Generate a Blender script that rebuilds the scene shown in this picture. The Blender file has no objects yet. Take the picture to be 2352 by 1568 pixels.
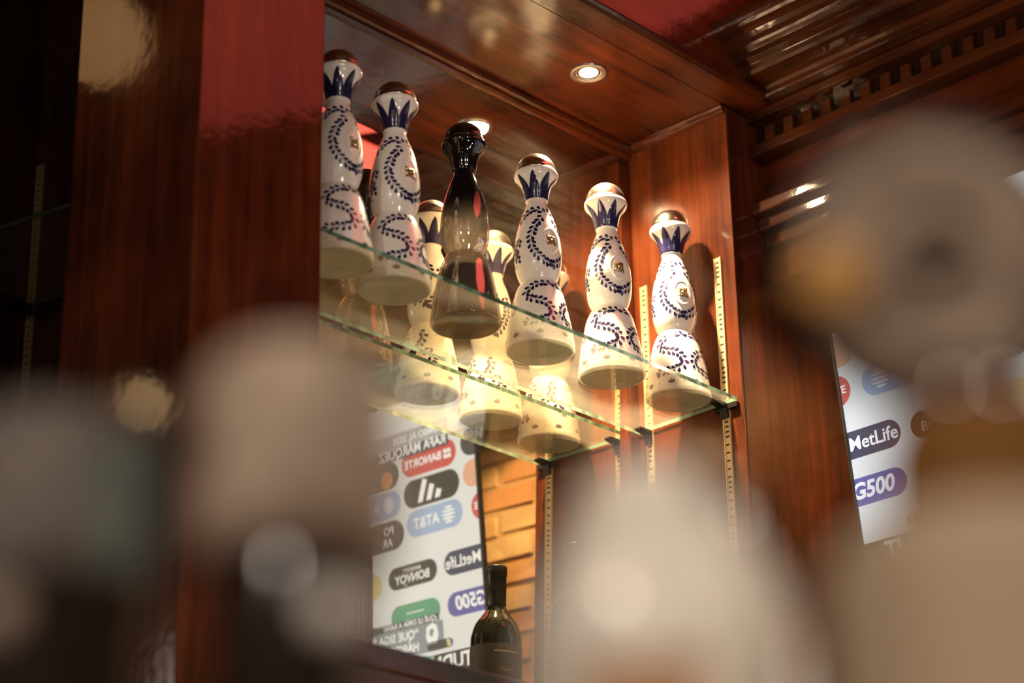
import bpy, bmesh, math, random
from mathutils import Vector, Matrix
random.seed(7)
R = math.radians
SC = bpy.context.scene
COL = SC.collection

# ------------------------------------------------------------------ camera
FPX = 5255.18
PITCH, AZ, ROLL = R(23.432), R(43.7153), R(-1.0787)
CAM = Vector((-2.4774, -2.1124, 1.0033))
fwd = Vector((math.cos(PITCH)*math.cos(AZ), math.cos(PITCH)*math.sin(AZ), math.sin(PITCH)))
rgt0 = Vector((math.sin(AZ), -math.cos(AZ), 0)); up0 = rgt0.cross(fwd)
rgt = rgt0*math.cos(ROLL) + up0*math.sin(ROLL)
upv = up0*math.cos(ROLL) - rgt0*math.sin(ROLL)
cd = bpy.data.cameras.new('camera'); cam = bpy.data.objects.new('camera', cd); COL.objects.link(cam)
cam.matrix_world = Matrix(((rgt.x, upv.x, -fwd.x, CAM.x), (rgt.y, upv.y, -fwd.y, CAM.y), (rgt.z, upv.z, -fwd.z, CAM.z), (0, 0, 0, 1)))
cd.sensor_width = 36.0; cd.lens = FPX/2352*36.0; cd.clip_start = 0.05; cd.clip_end = 60
cd.dof.use_dof = True; cd.dof.focus_distance = 3.27; cd.dof.aperture_fstop = cd.lens/30.0
SC.camera = cam
def pt(px, py, depth):            # a point at a distance along the view through a spot of the frame
    return CAM + fwd*depth + rgt*((px-1176)/FPX*depth) + upv*(-(py-784)/FPX*depth)

# ------------------------------------------------------------------ world, exposure, large lights
w = bpy.data.worlds.new('world'); SC.world = w; w.use_nodes = True
w.node_tree.nodes['Background'].inputs[0].default_value = (1.0, 0.72, 0.5, 1)
w.node_tree.nodes['Background'].inputs[1].default_value = 0.012
vs = SC.view_settings
vs.view_transform = 'Standard'; vs.look = 'None'; vs.exposure = 0.0; vs.gamma = 1.0; vs.use_curve_mapping = False
cy = SC.cycles
cy.max_bounces = 8; cy.diffuse_bounces = 2; cy.glossy_bounces = 6; cy.transmission_bounces = 6; cy.transparent_max_bounces = 14
cy.use_adaptive_sampling = True; cy.adaptive_threshold = 0.04; cy.use_denoising = True; cy.sample_clamp_indirect = 6.0
WARM = (1.0, 0.72, 0.43); SOFT = (1.0, 0.84, 0.70)

# ------------------------------------------------------------------ helpers
def link(o, parent=None):
    COL.objects.link(o)
    if parent is not None: o.parent = parent
    return o
def tag(o, label=None, cat=None, group=None, kind=None):
    if label: o['label'] = label
    if cat: o['category'] = cat
    if group: o['group'] = group
    if kind: o['kind'] = kind
    return o
def empty(name, loc=(0, 0, 0), rotz=0.0):
    o = bpy.data.objects.new(name, None); o.empty_display_size = 0.02
    o.location = loc; o.rotation_euler = (0, 0, rotz); return link(o)
def mesh_obj(name, bm, mats, parent=None, smooth=False, loc=None, bevel=0.0, seg=2):
    me = bpy.data.meshes.new(name)
    bmesh.ops.recalc_face_normals(bm, faces=bm.faces[:])
    if smooth:
        for f in bm.faces: f.smooth = True
    bm.to_mesh(me); bm.free()
    for m in (mats if isinstance(mats, (list, tuple)) else [mats]): me.materials.append(m)
    o = bpy.data.objects.new(name, me); link(o, parent)
    if loc is not None: o.location = loc
    if bevel:
        b = o.modifiers.new('bevel', 'BEVEL'); b.width = bevel; b.segments = seg; b.limit_method = 'ANGLE'
    return o
def box_bm(x0, x1, y0, y1, z0, z1, bm=None):
    bm = bm or bmesh.new()
    v = [bm.verts.new((x, y, z)) for x in (x0, x1) for y in (y0, y1) for z in (z0, z1)]
    for f in ((0, 1, 3, 2), (4, 6, 7, 5), (0, 4, 5, 1), (2, 3, 7, 6), (0, 2, 6, 4), (1, 5, 7, 3)):
        bm.faces.new([v[i] for i in f])
    return bm
def box(name, b, mat, parent=None, bevel=0.0015):
    return mesh_obj(name, box_bm(*b), mat, parent, bevel=bevel)
def prism_bm(poly, axis, a, b, bm=None):
    """poly of 2D points extruded along an axis: 'x' uses (y,z), 'y' uses (x,z), 'z' uses (x,y)"""
    bm = bm or bmesh.new()
    def P(p, t):
        return {'x': (t, p[0], p[1]), 'y': (p[0], t, p[1]), 'z': (p[0], p[1], t)}[axis]
    A = [bm.verts.new(P(p, a)) for p in poly]; B = [bm.verts.new(P(p, b)) for p in poly]
    n = len(poly)
    for i in range(n): bm.faces.new((A[i], A[(i+1) % n], B[(i+1) % n], B[i]))
    bm.faces.new(A); bm.faces.new(B[::-1])
    return bm
def lathe_bm(prof, seg=64, bm=None, cap0=True, cap1=True):
    bm = bm or bmesh.new(); rings = []
    for r, z in prof:
        rings.append([bm.verts.new((r*math.cos(2*math.pi*i/seg), r*math.sin(2*math.pi*i/seg), z)) for i in range(seg)])
    for a, b in zip(rings, rings[1:]):
        for i in range(seg): bm.faces.new((a[i], a[(i+1) % seg], b[(i+1) % seg], b[i]))
    if cap0: bm.faces.new(rings[0][::-1])
    if cap1: bm.faces.new(rings[-1])
    return bm
def smooth_prof(pts, n=6):        # Catmull-Rom resampling of a lathe profile
    out = []
    for i in range(len(pts)-1):
        p0 = pts[max(i-1, 0)]; p1 = pts[i]; p2 = pts[i+1]; p3 = pts[min(i+2, len(pts)-1)]
        for k in range(n):
            t = k/n; q = []
            for a in (0, 1):
                q.append(.5*((2*p1[a])+(-p0[a]+p2[a])*t+(2*p0[a]-5*p1[a]+4*p2[a]-p3[a])*t*t+(-p0[a]+3*p1[a]-3*p2[a]+p3[a])*t**3))
            out.append((max(q[0], 0.0002), q[1]))
    out.append(pts[-1]); return out
def copy_tree(o, parent=None):
    c = o.copy(); COL.objects.link(c); c.parent = parent
    for ch in [k for k in list(o.children)]: copy_tree(ch, c)
    return c

# ------------------------------------------------------------------ materials
def newmat(name):
    m = bpy.data.materials.new(name); m.use_nodes = True
    return m, m.node_tree, m.node_tree.nodes['Principled BSDF']
def pm(name, col, rough=0.5, metal=0.0, coat=0.0, coat_rough=0.05, trans=0.0, ior=1.5, emit=None, estr=0.0, spec=0.5):
    m, t, p = newmat(name)
    p.inputs['Base Color'].default_value = (*col, 1); p.inputs['Roughness'].default_value = rough
    p.inputs['Metallic'].default_value = metal; p.inputs['Coat Weight'].default_value = coat
    p.inputs['Coat Roughness'].default_value = coat_rough; p.inputs['Transmission Weight'].default_value = trans
    p.inputs['IOR'].default_value = ior; p.inputs['Specular IOR Level'].default_value = spec
    if emit: p.inputs['Emission Color'].default_value = (*emit, 1); p.inputs['Emission Strength'].default_value = estr
    return m
def N(t, kind, **kw):
    n = t.nodes.new(kind)
    for k, v in kw.items():
        if k in n.inputs: n.inputs[k].default_value = v
        else: setattr(n, k, v)
    return n
def wood(name, grain='z', c0=(0.016, 0.0034, 0.0014), c1=(0.072, 0.0130, 0.0032), c2=(0.170, 0.0350, 0.0075), rough=0.5, coat=0.85, coat_rough=0.09):
    m, t, p = newmat(name); L = t.links
    tc = N(t, 'ShaderNodeTexCoord'); mp = N(t, 'ShaderNodeMapping')
    s = {'z': (15, 15, 1.0), 'x': (1.0, 15, 15), 'y': (15, 1.0, 15)}[grain]
    mp.inputs['Scale'].default_value = s
    L.new(tc.outputs['Object'], mp.inputs['Vector'])
    n1 = N(t, 'ShaderNodeTexNoise', Scale=2.2, Detail=7.0, Roughness=0.62, Distortion=0.6)
    n2 = N(t, 'ShaderNodeTexNoise', Scale=7.0, Detail=4.0, Roughness=0.6)
    n3 = N(t, 'ShaderNodeTexNoise', Scale=5.0, Detail=3.0, Roughness=0.55)
    L.new(mp.outputs[0], n1.inputs['Vector']); L.new(mp.outputs[0], n2.inputs['Vector']); L.new(tc.outputs['Object'], n3.inputs['Vector'])
    mx = N(t, 'ShaderNodeMath', operation='MULTIPLY_ADD'); mx.inputs[1].default_value = 0.22
    L.new(n2.outputs['Fac'], mx.inputs[0]); 
    sc = N(t, 'ShaderNodeMath', operation='MULTIPLY'); sc.inputs[1].default_value = 0.45
    L.new(n1.outputs['Fac'], sc.inputs[0]); L.new(sc.outputs[0], mx.inputs[2])
    ad = N(t, 'ShaderNodeMath', operation='MULTIPLY_ADD'); ad.inputs[1].default_value = 0.50
    L.new(n3.outputs['Fac'], ad.inputs[0]); L.new(mx.outputs[0], ad.inputs[2])
    cr = N(t, 'ShaderNodeValToRGB'); e = cr.color_ramp.elements
    e[0].position = 0.44; e[0].color = (*c0, 1); e[1].position = 0.80; e[1].color = (*c2, 1)
    k = e.new(0.60); k.color = (*c1, 1)
    L.new(ad.outputs[0], cr.inputs[0]); L.new(cr.outputs[0], p.inputs['Base Color'])
    p.inputs['Roughness'].default_value = rough
    p.inputs['Coat Weight'].default_value = coat; p.inputs['Coat Roughness'].default_value = coat_rough
    p.inputs['Specular IOR Level'].default_value = 0.04
    nb = N(t, 'ShaderNodeTexNoise', Scale=55.0, Detail=3.0); L.new(tc.outputs['Object'], nb.inputs['Vector'])
    bp = N(t, 'ShaderNodeBump', Strength=0.05, Distance=0.004); L.new(nb.outputs['Fac'], bp.inputs['Height'])
    L.new(bp.outputs[0], p.inputs['Normal']); L.new(bp.outputs[0], p.inputs['Coat Normal'])
    return m
WZ = wood('varnished_cherry_upright', 'z'); WX = wood('varnished_cherry_long', 'x', coat_rough=0.13); WY = wood('varnished_cherry_deep', 'y')
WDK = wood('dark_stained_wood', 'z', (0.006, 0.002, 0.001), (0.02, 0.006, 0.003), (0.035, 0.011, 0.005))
WGY = wood('glossy_cornice_wood', 'y', (0.018, 0.005, 0.003), (0.07, 0.018, 0.006), (0.12, 0.035, 0.011), rough=0.30, coat=1.0, coat_rough=0.07)
CERAM = pm('white_glazed_ceramic', (0.80, 0.765, 0.70), 0.28, coat=1.0, coat_rough=0.03)
BISQ = pm('unglazed_base', (0.80, 0.77, 0.66), 0.35, coat=0.4)
BLUE = pm('cobalt_paint', (0.012, 0.010, 0.052), 0.25, coat=0.45, coat_rough=0.03)
PALE = pm('pale_blue_paint', (0.42, 0.42, 0.58), 0.3, coat=0.8)
INK = pm('dark_print', (0.06, 0.05, 0.05), 0.5)
PEWTER = pm('polished_pewter', (0.82, 0.75, 0.60), 0.21, metal=1.0)
BRONZE = pm('antique_bronze', (0.36, 0.25, 0.13), 0.33, metal=1.0)
BRASS = pm('satin_brass', (0.66, 0.48, 0.24), 0.42, metal=0.25)
SLOT = pm('slot_dark', (0.01, 0.006, 0.003), 0.8)
BLKG = pm('black_glaze', (0.006, 0.005, 0.005), 0.1, coat=1.0, coat_rough=0.03)
DARKM = pm('dark_metal', (0.03, 0.022, 0.016), 0.4, metal=0.6)
BLKP = pm('black_plastic', (0.012, 0.012, 0.013), 0.4)
MORTAR = pm('mortar', (0.40, 0.25, 0.10), 0.9)
STEEL = pm('brushed_steel', (0.5, 0.47, 0.42), 0.3, metal=1.0)
def thin_glass(name, tint, refl=1.0, rough=0.02, dust=0.055):
    m, t, p = newmat(name); L = t.links; t.nodes.remove(p)
    out = t.nodes['Material Output']
    tr = N(t, 'ShaderNodeBsdfTransparent'); tr.inputs[0].default_value = (*tint, 1)
    gl = N(t, 'ShaderNodeBsdfGlossy'); gl.inputs['Roughness'].default_value = rough; gl.inputs[0].default_value = (refl, refl, refl, 1)
    lw = N(t, 'ShaderNodeLayerWeight', Blend=0.5); pw = N(t, 'ShaderNodeMath', operation='POWER'); pw.inputs[1].default_value = 4.0
    fr = N(t, 'ShaderNodeMath', operation='MULTIPLY_ADD'); fr.inputs[1].default_value = 0.85; fr.inputs[2].default_value = 0.04
    L.new(lw.outputs['Facing'], pw.inputs[0]); L.new(pw.outputs[0], fr.inputs[0]); mx = N(t, 'ShaderNodeMixShader')
    L.new(fr.outputs[0], mx.inputs[0]); L.new(tr.outputs[0], mx.inputs[1]); L.new(gl.outputs[0], mx.inputs[2])
    
    tc = N(t, 'ShaderNodeTexCoord'); mp = N(t, 'ShaderNodeMapping'); mp.inputs['Scale'].default_value = (9, 60, 9); mp.inputs['Rotation'].default_value = (0, 0, 0.35)
    nz = N(t, 'ShaderNodeTexNoise', Scale=1.0, Detail=5.0, Roughness=0.7); L.new(tc.outputs['Object'], mp.inputs[0]); L.new(mp.outputs[0], nz.inputs['Vector'])
    mr = N(t, 'ShaderNodeMapRange'); mr.inputs['From Min'].default_value = 0.3; mr.inputs['From Max'].default_value = 0.75; mr.inputs['To Min'].default_value = dust*0.5; mr.inputs['To Max'].default_value = dust*1.5
    L.new(nz.outputs['Fac'], mr.inputs['Value'])
    df = N(t, 'ShaderNodeBsdfDiffuse'); df.inputs[0].default_value = (0.78, 0.70, 0.52, 1); tl = N(t, 'ShaderNodeBsdfTranslucent'); tl.inputs[0].default_value = (0.75, 0.72, 0.62, 1)
    md = N(t, 'ShaderNodeMixShader'); L.new(df.outputs[0], md.inputs[1]); L.new(tl.outputs[0], md.inputs[2])
    mz = N(t, 'ShaderNodeMixShader'); L.new(mr.outputs[0], mz.inputs[0]); L.new(mx.outputs[0], mz.inputs[1]); L.new(md.outputs[0], mz.inputs[2])
    L.new(mz.outputs[0], out.inputs[0]); return m
GLASS = thin_glass('shelf_glass', (0.93, 0.95, 0.90))
m, t, p = newmat('shelf_glass_edge'); GEDGE = m
p.inputs['Base Color'].default_value = (0.10, 0.26, 0.18, 1); p.inputs['Roughness'].default_value = 0.12
p.inputs['Transmission Weight'].default_value = 0.35; p.inputs['Coat Weight'].default_value = 0.6
tc = N(t, 'ShaderNodeTexCoord'); mp = N(t, 'ShaderNodeMapping'); mp.inputs['Scale'].default_value = (60, 1, 1)
nz = N(t, 'ShaderNodeTexNoise', Scale=1.0, Detail=2.0); cr = N(t, 'ShaderNodeValToRGB')
cr.color_ramp.elements[0].position = 0.42; cr.color_ramp.elements[0].color = (0.035, 0.11, 0.075, 1)
cr.color_ramp.elements[1].position = 0.62; cr.color_ramp.elements[1].color = (0.20, 0.42, 0.31, 1)
t.links.new(tc.outputs['Object'], mp.inputs[0]); t.links.new(mp.outputs[0], nz.inputs['Vector']); t.links.new(nz.outputs['Fac'], cr.inputs[0]); t.links.new(cr.outputs[0], p.inputs['Base Color'])
m, t, p = newmat('aged_mirror'); MIRROR = m
p.inputs['Metallic'].default_value = 1.0; p.inputs['Base Color'].default_value = (0.80, 0.74, 0.62, 1); p.inputs['Roughness'].default_value = 0.015
df = N(t, 'ShaderNodeBsdfDiffuse'); df.inputs[0].default_value = (0.70, 0.62, 0.48, 1); tc = N(t, 'ShaderNodeTexCoord'); mp = N(t, 'ShaderNodeMapping')
mp.inputs['Rotation'].default_value = (0, 0.55, 0); mp.inputs['Scale'].default_value = (5, 5, 40); nz = N(t, 'ShaderNodeTexNoise', Scale=1.0, Detail=5.0, Roughness=0.7)
t.links.new(tc.outputs['Object'], mp.inputs[0]); t.links.new(mp.outputs[0], nz.inputs['Vector'])
mr = N(t, 'ShaderNodeMapRange'); mr.inputs['From Min'].default_value = 0.4; mr.inputs['From Max'].default_value = 0.75; mr.inputs['To Min'].default_value = 0.003; mr.inputs['To Max'].default_value = 0.017
ms = N(t, 'ShaderNodeMixShader'); t.links.new(nz.outputs['Fac'], mr.inputs['Value']); t.links.new(mr.outputs[0], ms.inputs[0]); t.links.new(p.outputs[0], ms.inputs[1]); t.links.new(df.outputs[0], ms.inputs[2]); t.links.new(ms.outputs[0], t.nodes['Material Output'].inputs[0])

# ------------------------------------------------------------------ room shell
FRONT = -0.209           # front plane of the cabinet uprights
ZC = 2.740               # niche ceiling
box('floor', (-5, 2.5, -5.5, 2.5, -0.05, 0.0), pm('dark_floor', (0.05, 0.035, 0.025), 0.4)).__setitem__('kind', 'structure')
ZR = 3.160               # room ceiling
ROOMC = pm('dark_ceiling_paint', (0.05, 0.028, 0.018), 0.7)
box('ceiling', (-5, 2.5, -5.5, 2.5, ZR, ZR+0.05), ROOMC).__setitem__('kind', 'structure')
ROOMW = pm('dark_room_wall', (0.022, 0.010, 0.006), 0.7)
box('wall_left', (-5.05, -5, -5.5, 2.5, 0, ZR), ROOMW).__setitem__('kind', 'structure')
box('wall_front', (-5, 2.5, -5.55, -5.5, 0, ZR), ROOMW).__setitem__('kind', 'structure')
box('wall_back', (-5, 2.5, 2.5, 2.55, 0, ZR), ROOMW).__setitem__('kind', 'structure')

# right hand wall: brick under a timber bulkhead
XB = 0.300
wr = box('wall_right', (XB, XB+0.12, -5.5, 0.05, 0, 2.74), MORTAR, bevel=0); wr['kind'] = 'structure'
def brick_mat(i):
    m, t, p = newmat('brick_clay'); L = t.links
    base = [(0.55, 0.29, 0.10), (0.60, 0.36, 0.14), (0.48, 0.23, 0.075), (0.62, 0.40, 0.17)][i]
    tc = N(t, 'ShaderNodeTexCoord'); nz = N(t, 'ShaderNodeTexNoise', Scale=18.0, Detail=6.0, Roughness=0.65)
    L.new(tc.outputs['Object'], nz.inputs['Vector']); cr = N(t, 'ShaderNodeValToRGB')
    cr.color_ramp.elements[0].position = 0.3; cr.color_ramp.elements[0].color = tuple(c*0.72 for c in base)+(1,)
    cr.color_ramp.elements[1].position = 0.7; cr.color_ramp.elements[1].color = tuple(min(1, c*1.2) for c in base)+(1,)
    L.new(nz.outputs['Fac'], cr.inputs[0]); L.new(cr.outputs[0], p.inputs['Base Color']); p.inputs['Roughness'].default_value = 0.85
    bp = N(t, 'ShaderNodeBump', Strength=0.5, Distance=0.004); L.new(nz.outputs['Fac'], bp.inputs['Height']); L.new(bp.outputs[0], p.inputs['Normal'])
    return m
BW, BH = 0.165, 0.0395; bricks = []
for i in range(4):
    bm = box_bm(-0.0030, 0.02, -BW/2, BW/2, -BH/2, BH/2)
    for v in bm.verts: v.co += Vector((random.uniform(-.003, .003), random.uniform(-.003, .003), random.uniform(-.002, .002)))
    bmesh.ops.bevel(bm, geom=bm.edges[:], offset=0.0022, segments=2, affect='EDGES')
    me = bpy.data.meshes.new('brick'); bmesh.ops.recalc_face_normals(bm, faces=bm.faces[:]); bm.to_mesh(me); bm.free()
    me.materials.append(brick_mat(i)); bricks.append(me)
row = 0; z = 1.36
while z < 2.46:
    y = -0.24 - (0.087 if row % 2 else 0)
    while y > -2.05:
        o = bpy.data.objects.new('brick', random.choice(bricks)); link(o, wr)
        o.location = (XB + random.uniform(-.0012, .0008), y - BW/2 + random.uniform(-.003, .003), z + random.uniform(-.002, .002))
        o.rotation_euler = (R(random.uniform(-1, 1)), 0, R(random.uniform(-1, 1)))
        y -= BW + 0.008
    z += BH + 0.0075; row += 1

# bulkhead (cornice) running out over the brick wall
tr = empty('trim_1', (0, 0, 0)); tr['kind'] = 'structure'
YE = -4.2
box('frieze_panel', (0.086, XB, YE, FRONT, 2.585, 2.69), WY, tr)
box('fillet_strip', (0.052, XB, YE, FRONT, 2.667, 2.687), WGY, tr, 0.003)
box('dentil_backing', (0.074, XB, YE, FRONT, 2.687, 2.745), WDK, tr)
box('dentil_cap', (0.052, XB, YE, FRONT, 2.7275, 2.745), WGY, tr, 0.003)
dm = bpy.data.meshes.new('dentil'); bm = box_bm(-0.0005, 0.02, -0.0085, 0.0085, -0.0125, 0.0125); bmesh.ops.recalc_face_normals(bm, faces=bm.faces[:]); bm.to_mesh(dm); bm.free(); dm.materials.append(WGY)
for i in range(36):
    o = bpy.data.objects.new('dentil', dm); link(o, tr); o.location = (0.0690, FRONT-0.03-i*0.0365, 2.7085)
box('ledge', (0.048, XB, YE, FRONT, 2.566, 2.586), WGY, tr, 0.004)
box('ledge', (0.063, XB, YE, FRONT, 2.544, 2.5655), WGY, tr, 0.004)
box('ledge', (0.077, XB, YE, FRONT, 2.519, 2.5435), WGY, tr, 0.004)
box('lower_fascia', (0.089, XB, YE, FRONT, 2.465, 2.5185), WY, tr, 0.003)
cove = [(0.20, 2.7455), (0.0335, 2.7455), (0.0300, 2.7485), (0.0275, 2.7545), (0.0225, 2.7590), (0.012, 2.7600), (-0.006, 2.7598), (-0.0140, 2.7618), (-0.0190, 2.7655),
        (-0.0235, 2.7725), (-0.0300, 2.7755), (-0.0345, 2.7775), (-0.0375, 2.7855), (-0.0440, 2.7900), (-0.0485, 2.7925), (-0.0515, 2.8000), (-0.0570, 2.8060), (-0.0640, 2.8085),
        (-0.0720, 2.8105), (-0.0780, 2.8135), (-0.0810, 2.8190), (-0.0832, 2.8240), (-0.0832, 2.8330), (0.20, 2.8330)]
mesh_obj('crown_moulding', prism_bm(cove, 'y', YE, FRONT-0.002), WGY, tr, bevel=0.0012)
box('upper_wall_panel', (0.58, 0.62, YE, FRONT, 2.833, ZR-0.002), pm('upper_plaster', (0.22, 0.12, 0.08), 0.7), tr)
box('bulkhead_top', (0.20, 0.58, YE, FRONT, 2.80, 2.833), WDK, tr)

# ------------------------------------------------------------------ the back bar cabinet
cab = empty('back_bar_cabinet', (-0.4, 0, 0)); tag(cab, 'varnished cherry-wood back bar cabinet with open niche holding the glass shelf', 'cabinet')
def cpart(name, b, mat, bevel=0.002, parent=cab):
    bm = box_bm(*b); bmesh.ops.translate(bm, verts=bm.verts[:], vec=(0.4, 0, 0))
    return mesh_obj(name, bm, mat, parent, bevel=bevel)
cpart('upright', (-1.015, -0.820, FRONT, 0.046, 0.9, ZR-0.002), WZ)
cpart('side_panel', (0.0, 0.0038, FRONT+0.0005, 0.020, 1.713, 2.7395), wood('lightened_cherry', 'z', (0.045, 0.010, 0.0035), (0.125, 0.027, 0.0068), (0.255, 0.066, 0.016), coat_rough=0.16), 0.0004)  # cherry lightened in colour to stand for light falling on this side
cpart('upright', (0.004, XB-0.001, FRONT, 0.046, 0.9, 2.74), wood('satin_cherry_upright', 'z', coat_rough=0.24))
cpart('back_board', (-0.82, 0.0, 0.022, 0.046, 0.9, 2.9), WDK, 0)
cpart('niche_ceiling', (-0.82, 0.0, -0.2094, 0.022, ZC, ZC+0.03), WX, 0)
cpart('header', (-1.06, 0.135, -0.258, -0.2095, ZC, ZR-0.002), WX, 0.0015)
hb = bmesh.new(); prism_bm([(-0.258, ZC+0.001), (-0.263, ZC+0.003), (-0.265, ZC+0.008), (-0.262, ZC+0.013), (-0.258, ZC+0.015)], 'x', -0.66, 0.43, hb)
mesh_obj('header_bead', hb, WX, cab, smooth=False)
def crown_back():
    prof = [(0.0215, 2.712), (-0.006, 2.712), (-0.0085, 2.7145), (-0.0085, 2.7175), (-0.0125, 2.7195), (-0.0155, 2.7235), (-0.0165, 2.7285), (-0.0205, 2.7305), (-0.0225, 2.735), (-0.0225, ZC), (0.0215, ZC)]
    return prism_bm(prof, 'x', -0.42, 0.4)
mesh_obj('crown_moulding', crown_back(), WX, cab, bevel=0.0006)
prof = [(0.4, 2.7275), (0.397, 2.7275), (0.3935, 2.7300), (0.3915, 2.7345), (0.3890, 2.737), (0.3885, ZC), (0.4, ZC)]
mesh_obj('crown_moulding', prism_bm(prof, 'y', -0.2085, -0.0225), WY, cab, bevel=0.0006)
cpart('mirror_stile', (-0.0260, -0.0002, -0.010, 0.0215, 1.70, 2.712), WZ, 0.003)
cpart('bottom_board', (-0.82, 0.0, -0.2085, 0.022, 1.690, 1.712), WX, 0.001)
cpart('front_lip', (-0.8195, -0.0005, -0.2085, -0.190, 1.7125, 1.744), WX, 0.004)
cpart('lower_doors_panel', (-0.8195, -0.0005, -0.2, -0.18, 0.9, 1.689), WZ, 0.001)
# slotted shelf standards on the right upright
def standard(parent, x, y, z0, z1, off=(0.4, 0, 0), face=-1, wd=0.0112):
    bm = bmesh.new()
    box_bm(x-0.0022 if face < 0 else x, x if face < 0 else x+0.0022, y-wd/2, y+wd/2, z0, z1, bm)
    for s in (-1, 1): box_bm(x-0.0034, x, y+s*wd/2-0.0010, y+s*wd/2+0.0010, z0, z1, bm)
    bmesh.ops.translate(bm, verts=bm.verts[:], vec=off)
    st = mesh_obj('shelf_standard', bm, BRASS, parent)
    bm = bmesh.new(); z = z1-0.008; k = 0
    while z > z0+0.01:
        box_bm(x-0.0024, x-0.0012, y-0.0031, y+0.0031, z-0.0014, z+0.0014, bm); z -= 0.0125 if k % 8 > 2 else 0.0078; k += 1
    bmesh.ops.translate(bm, verts=bm.verts[:], vec=off)
    s = mesh_obj('slots', bm, SLOT, st); s['kind'] = 'stuff'
    return st
standard(cab, -0.0002, -0.178, 1.745, 2.489)
standard(cab, -0.0002, -0.0300, 1.745, 2.491)
ZS = 2.250
for y in (-0.178, -0.030):         # clip brackets carrying the shelf
    bm = bmesh.new()
    prism_bm([(0.4-0.0036, ZS-0.022), (0.4-0.0036, ZS-0.0004), (0.4-0.030, ZS-0.0004), (0.4-0.030, ZS-0.004), (0.4-0.011, ZS-0.0075), (0.4-0.0075, ZS-0.022)], 'y', y-0.0065, y+0.0065, bm)
    mesh_obj('shelf_bracket', bm, DARKM, cab, bevel=0.0006)
cpart('shelf_side_rail', (-0.0070, -0.0003, -0.2005, -0.1600, ZS-0.0095, ZS-0.0006), DARKM, 0.0005)

# mirror at the back of the niche, leaning forward a touch
mir = mesh_obj('wall_mirror', box_bm(-0.397, 0.397, 0.0, 0.004, -0.545, 0.472), MIRROR)
mir.location = (-0.4235, 0.0005, ZS-0.005); mir.rotation_euler = (-0.0, 0, 0)
mir.rotation_euler = (0.020, 0, 0)
tag(mir, 'large aged mirror lining the back of the niche', 'mirror')

# glass shelf
gs = bmesh.new(); box_bm(-0.812, -0.0038, -0.2005, -0.0102, ZS, ZS+0.006, gs)
gs.faces.ensure_lookup_table()
for f in gs.faces:
    n = f.normal if f.normal.length else f.calc_center_median()
    f.normal_update(); f.material_index = 0 if abs(f.normal.z) > 0.5 else 1
shelf = mesh_obj('glass_shelf', gs, [GLASS, GEDGE]); tag(shelf, 'clear glass shelf with green edges carrying the ceramic bottles', 'shelf')

# ------------------------------------------------------------------ decanter bottles
BP = [(0.0455, 0.0), (0.0480, 0.0012), (0.0488, 0.004), (0.0480, 0.012), (0.0468, 0.022), (0.0444, 0.040), (0.0415, 0.056), (0.0375, 0.074), (0.0343, 0.087), (0.0308, 0.096), (0.0272, 0.1025), (0.0246, 0.1055)]
BPU = [(0.0246, 0.1058), (0.0262, 0.1085), (0.0292, 0.1145), (0.0326, 0.1280), (0.0341, 0.1470), (0.0330, 0.1650), (0.0306, 0.1800), (0.0272, 0.1950), (0.0216, 0.2120), (0.0180, 0.2210), (0.0150, 0.2300), (0.0142, 0.2360)]
CP = [(0.0160, 0.2345), (0.0166, 0.2385), (0.0177, 0.2450), (0.0196, 0.2520), (0.0216, 0.2580), (0.0252, 0.2635), (0.0300, 0.2695), (0.0319, 0.2745), (0.0314, 0.2785), (0.0297, 0.2806)]
LOW, UPP, CRN = smooth_prof(BP), smooth_prof(BPU), smooth_prof(CP)
ALL = sorted([(z, r) for r, z in LOW+UPP]); CRS = sorted([(z, r) for r, z in CRN])
def rad(z, tab=ALL):
    if z <= tab[0][0]: return tab[0][1]
    for (z0, r0), (z1, r1) in zip(tab, tab[1:]):
        if z0 <= z <= z1: return r0 if z1-z0 < 1e-9 else r0+(r1-r0)*(z-z0)/(z1-z0)
    return tab[-1][1]
def onsurf(phi, z, eps, tab=ALL):
    r = rad(z, tab)+eps; return (r*math.cos(phi), r*math.sin(phi), z)
def decal_poly(bm, pts, eps, mi=0, tab=ALL):
    c = (sum(p[0] for p in pts)/len(pts), sum(p[1] for p in pts)/len(pts))
    cv = bm.verts.new(onsurf(*c, eps*1.25, tab)); vs_ = [bm.verts.new(onsurf(*p, eps, tab)) for p in pts]
    for i in range(len(vs_)):
        f = bm.faces.new((cv, vs_[i], vs_[(i+1) % len(vs_)])); f.material_index = mi; f.smooth = True
LEAF = [(.02, 0), (.22, .20), (.45, .41), (.66, .50), (.86, .36), (1, 0), (.86, -.36), (.66, -.50), (.45, -.41), (.22, -.20)]
def leaf(bm, phi, z, ang, ln=0.0056, wd=0.0029, eps=0.00035, mi=0):
    ca, sa = math.cos(ang), math.sin(ang); r = rad(z); pts = []
    for u, v in LEAF:
        du = u*ln*ca - v*wd*sa; dv = u*ln*sa + v*wd*ca; pts.append((phi+du/r, z+dv))
    decal_poly(bm, pts, eps, mi)
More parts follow.
